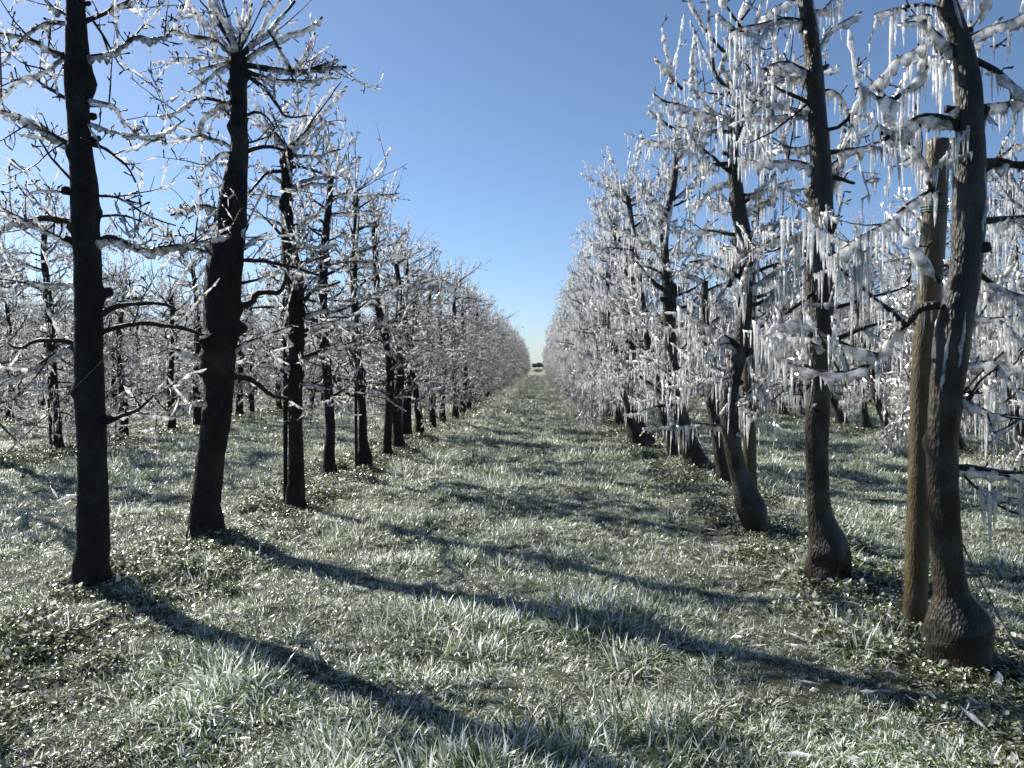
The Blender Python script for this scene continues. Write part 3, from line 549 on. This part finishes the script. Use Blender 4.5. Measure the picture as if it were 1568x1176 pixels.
# grass tufts and leafy weeds
def blade(mb, p, d, L, w_, bend, segs=3):
    t = d.normalized(); side = t.cross(Vector((0, 0, 1)))
    if side.length < .05: side = Vector((1, 0, 0))
    side.normalize(); a = random.uniform(-.9, .9); side = side * math.cos(a) + Vector((0, 0, 1)) * math.sin(a) * .6; q = p.copy(); rows = []
    for i in range(segs + 1):
        f = i / segs; ww = w_ * (1 - f ** 2.2) * (.65 + .7 * min(f * 2.5, 1)) * .5 + .0006
        rows.append((q - side * ww, q + side * ww)); t = (t + Vector((0, 0, -bend / segs))).normalized(); q = q + t * (L / segs)
    b = len(mb.v)
    for l_, r_ in rows: mb.v += [tuple(l_), tuple(r_)]
    for i in range(segs): mb.f.append((b + 2 * i, b + 2 * i + 1, b + 2 * i + 3, b + 2 * i + 2))
def tuft(seed, n, rad, L, w_, lay):
    random.seed(seed); mb = MB(); lean = Vector((random.gauss(0, .35), random.gauss(0, .35), 0))
    for _ in range(n):
        a = random.uniform(0, 6.28); r = rad * math.sqrt(random.random()); o = Vector((math.cos(a), math.sin(a), 0))
        d = o * random.uniform(.1, lay) + lean + Vector((0, 0, random.uniform(.35, 1.0))); blade(mb, o * r + Vector((0, 0, -.01)), d, random.uniform(*L), w_ * random.uniform(.6, 1.35), random.uniform(.2, 1.5))
    me = bpy.data.meshes.new('t'); me.from_pydata(mb.v, [], mb.f); me.materials.append(M_grass); return bpy.data.objects.new('t', me)
def weed(seed, n):
    random.seed(seed); mb = MB()
    for _ in range(n):
        a = random.uniform(0, 6.28); r = .09 * math.sqrt(random.random()); c = Vector((math.cos(a) * r, math.sin(a) * r, random.uniform(.005, .06))); s = random.choice((.004, .006, .008, .010, .0125)) * random.uniform(.8, 1.2)
        u = rv(1).normalized(); nrm = (Vector((0, 0, 1)) + rv(.55)).normalized(); u = (u - nrm * u.dot(nrm)).normalized(); v_ = nrm.cross(u); b = len(mb.v); k = 7
        mb.v.append(tuple(c - nrm * s * .25))
        for j in range(k):
            t = 2 * math.pi * j / k; rr = s * random.uniform(.5, 1.3); mb.v.append(tuple(c + u * math.cos(t) * rr * 1.3 + v_ * math.sin(t) * rr * .8))
        for j in range(k): mb.f.append((b, b + 1 + j, b + 1 + (j + 1) % k))
    me = bpy.data.meshes.new('w'); me.from_pydata(mb.v, [], mb.f); me.materials.append(M_weed); return bpy.data.objects.new('w', me)
tufts = [tuft(300 + i, 80, .085, (.03, .075), .0043, 1.8) for i in range(6)] + [tuft(320 + i, 85, .085, (.05, .12), .0052, 1.6) for i in range(4)] + [tuft(340 + i, 90, .10, (.025, .06), .0045, 1.8) for i in range(3)]
weeds = [weed(400 + i, 130) for i in range(5)] + [tuft(420 + i, 22, .08, (.04, .09), .010, 1.7) for i in range(2)]
random.seed(9); P, RO, S, I = [], [], [], []; P2, RO2, S2, I2 = [], [], [], []
def zone(y0, y1, xl, dens, sc):
    n = int((y1 - y0) * 2 * xl(.5 * (y0 + y1)) * dens)
    for _ in range(n):
        y = random.uniform(y0, y1); lim = xl(y); x = random.uniform(-lim, lim); m = min(abs(x - r) for r in ROWS); strip = math.exp(-(m / .55) ** 4)
        if y < 25: strip *= .75 + .5 * noise.noise(Vector((x, y, 20)))
        cl = noise.noise(Vector((x * 1.3, y * 1.3, 50))) + .5 * noise.noise(Vector((x * 3.5, y * 3.5, 60)))
        if random.random() < strip * .6:
            if cl < -.05 and random.random() < .6: continue
            P2.append((x, y, gz(x, y))); RO2.append((0, 0, random.uniform(0, 6.28))); S2.append(sc * random.uniform(.7, 1.5) * (1 + .5 * cl)); I2.append(random.choice((0, 1, 2, 3, 4, 5, 6, 5, 6, 5, 6))); continue
        if cl < -.5: i = random.randint(10, 12)
        elif cl > .34 and random.random() < .6: i = random.randint(6, 9)
        else: i = random.choice((0, 1, 2, 3, 4, 5, 10, 11))
        P.append((x, y, gz(x, y))); RO.append((random.gauss(0, .12), random.gauss(0, .12), random.uniform(0, 6.28))); S.append(sc * (1 + .62 * cl) * random.uniform(.7, 1.25)); I.append(i)
for bx, by, br in BASES:
    for _ in range(34 if by < 9 else 12):
        a = random.uniform(0, 6.28); r = br * .85 + abs(random.gauss(0, .09)); x, y = bx + math.cos(a) * r, by + math.sin(a) * r
        P2.append((x, y, gz(x, y))); RO2.append((random.gauss(0, .2), random.gauss(0, .2), a)); S2.append(random.uniform(.5, 1.15)); I2.append(random.randint(0, 6))
fr = lambda y: max(2.5, .72 * y + 1.2)
zone(1.4, 9, fr, 300, .85); zone(9, 20, fr, 130, 1.1); zone(20, 45, lambda y: 16, 34, 1.7); zone(45, 114, lambda y: 4.5, 16, 2.2)
scatter('grass', P, RO, S, I, tufts, 'pale ice-coated grass covering the aisle and orchard floor', 'grass')
scatter('ground_weeds', P2, RO2, S2, I2, weeds, 'low leafy iced weeds on dark soil along the tree rows', 'weeds')
# fallen splinters of ice
random.seed(12); mb = MB()
for _ in range(260):
    if random.random() < .75: x, y = random.gauss(1.8, .55), random.uniform(2.6, 7.5)
    else: x, y = random.gauss(-2.6, .4), random.uniform(3.5, 9)
    a = random.uniform(0, 3.14); L = random.uniform(.015, .07); d = Vector((math.cos(a), math.sin(a), random.uniform(-.15, .3))) * L; p = Vector((x, y, gz(x, y) + random.uniform(.01, .05)))
    mb.tube([p - d, p, p + d], [.002, random.uniform(.004, .011), .002], 5, bump=.3)
o = mb.build('fallen_ice', M_icicle, smooth=False); tag(o, 'splinters of fallen ice lying in the weeds under the trees', 'ice', kind='stuff')
# ------------------------------------------------------------------ stakes, cords
def stake(px_list, Y, label, m, cap=True, n=12, tie=None, seed=1, dy=0):
    random.seed(seed); pts = [PL(a, b, Y) for a, b, _ in px_list]; rad = [c * Y / F * .5 for _, _, c in px_list]; base = Vector((pts[0].x, Y, gz(pts[0].x, Y) - .05)); pts[0] = base.copy()
    tm, tp, tr_ = trunk_mb(pts, rad, 0, n=n, rough=.02, knobs=0, step=.08); root = empty('wooden_stake', base); tag(root, label, 'stake'); tm.build('pole', m, root, origin=base)
    if tie:
        j = min(range(len(tp)), key=lambda k: abs(tp[k].z - PL(0, tie, Y).z)); q = MB(); c = tp[j]
        for h in (0, .012, .026):
            q.tube([c + Vector((math.cos(t) * (tr_[j] + .004), math.sin(t) * (tr_[j] + .004), h + .006 * math.sin(t))) for t in [k * .5236 for k in range(13)]], [.003] * 13, 5)
        q.build('tie', M_tie, root, origin=base)
    return root
YR1 = G(1467, 1024).y
stake([(1400, 958, 34), (1405, 830, 33), (1409, 700, 32), (1412, 560, 31), (1423, 459, 36), (1430, 340, 36), (1436, 215, 33)], G(1400, 958).y, 'thick brownish round stake with a green tie beside the big burl tree', M_stake, tie=347, n=16)
stake([(1150, 748, 20), (1147, 660, 20), (1146, 560, 20), (1148, 420, 18)], G(1150, 752).y, 'yellowish wooden stake half hidden behind the curved grey trunk', M_stake)
stake([(1248, 850, 17), (1246, 640, 17), (1243, 480, 17), (1243, 282, 16)], G(1266, 880).y + .05, 'pale stake showing along the left edge of the second right trunk', M_stake)
stake([(437, 775, 7), (437, 600, 7), (436, 455, 6)], G(437, 775).y, 'thin dark stake left of the swollen trunk, left row', M_bark, n=8)
stake([(546, 724, 5), (545, 640, 5), (544, 480, 4)], G(546, 724).y, 'thin dark stake left of the knobbed-foot trunk, left row', M_bark, n=8)
def cord(a, b, r, label, name='cord'):
    m = MB(); pts = [a.lerp(b, i / 14) - Vector((0, 0, .02 * math.sin(math.pi * i / 14))) for i in range(15)]; m.tube(pts, [r] * 15, 6); o = m.build(name, M_cord, origin=a); tag(o, label, 'cord')
cord(PL(-90, 783, 4.6), PL(200, 509, 4.75), .003, 'thin straight cord crossing in front of the black trunk at the far left')
cord(PL(1474, 833, 3.55), PL(1580, 1030, 3.3), .0035, 'thin dark cord slanting down to the soil right of the burl')
# ------------------------------------------------------------------ the far end of the aisle
m = MB(); m.v = [(-60, 124, .004), (60, 124, .004), (60, 132, .004), (-60, 132, .004)]; m.f = [(0, 1, 2, 3)]
tr_ = m.build('farm_track', plain('pale_track', (.30, .29, .25), .9), smooth=False); tr_['kind'] = 'structure'
def clump(name, label, cat, x, y, w_, h, m_, seed, trunk=0, group=None):
    random.seed(seed); base = Vector((x, y, 0)); root = empty(name, base); tag(root, label, cat, group); q = MB()
    for _ in range(420):
        d = rv(1).normalized() * random.random() ** .4; c = Vector((d.x * w_ / 2, d.y * w_ / 2, trunk + (h - trunk) * (.5 + .5 * d.z))) * random.uniform(.88, 1.08); s = h * random.uniform(.05, .11); u = rv(1).normalized(); v_ = u.orthogonal().normalized(); b = len(q.v)
        q.v += [tuple(c + u * s), tuple(c + v_ * s), tuple(c - u * s), tuple(c - v_ * s)]; q.f.append((b, b + 1, b + 2, b + 3))
    q.build('crown', m_, root, smooth=False); t = MB(); t.tube([Vector((0, 0, -.1)), Vector((0, 0, h * .3)), Vector((.02, 0, h * .6))], [h * .04, h * .03, h * .012], 7)
    for k in range(4): a = k * 1.6; t.tube([Vector((0, 0, h * .35)), Vector((math.cos(a) * w_ * .15, math.sin(a) * w_ * .15, h * .6))], [h * .015, h * .006], 5)
    t.build('trunk', M_bark, root)
for i, (px, wd, hh) in enumerate(((818, 3.6, 2.3), (825, 4.8, 3.0), (832, 3.6, 2.5))):
    clump('distant_tree', ['leftmost small dark round tree', 'middle and tallest small dark tree', 'rightmost small dark round tree'][i] + ' of the clump on the horizon at the aisle end', 'tree', (px - 826) / F * 520, 520, wd, hh + .6, M_far, 50 + i, .3, 'dark trees on the horizon')
clump('bush', 'low olive bush beyond the pale track at the end of the aisle', 'bush', -.3, 165, 2.2, .8, M_farbush, 60)
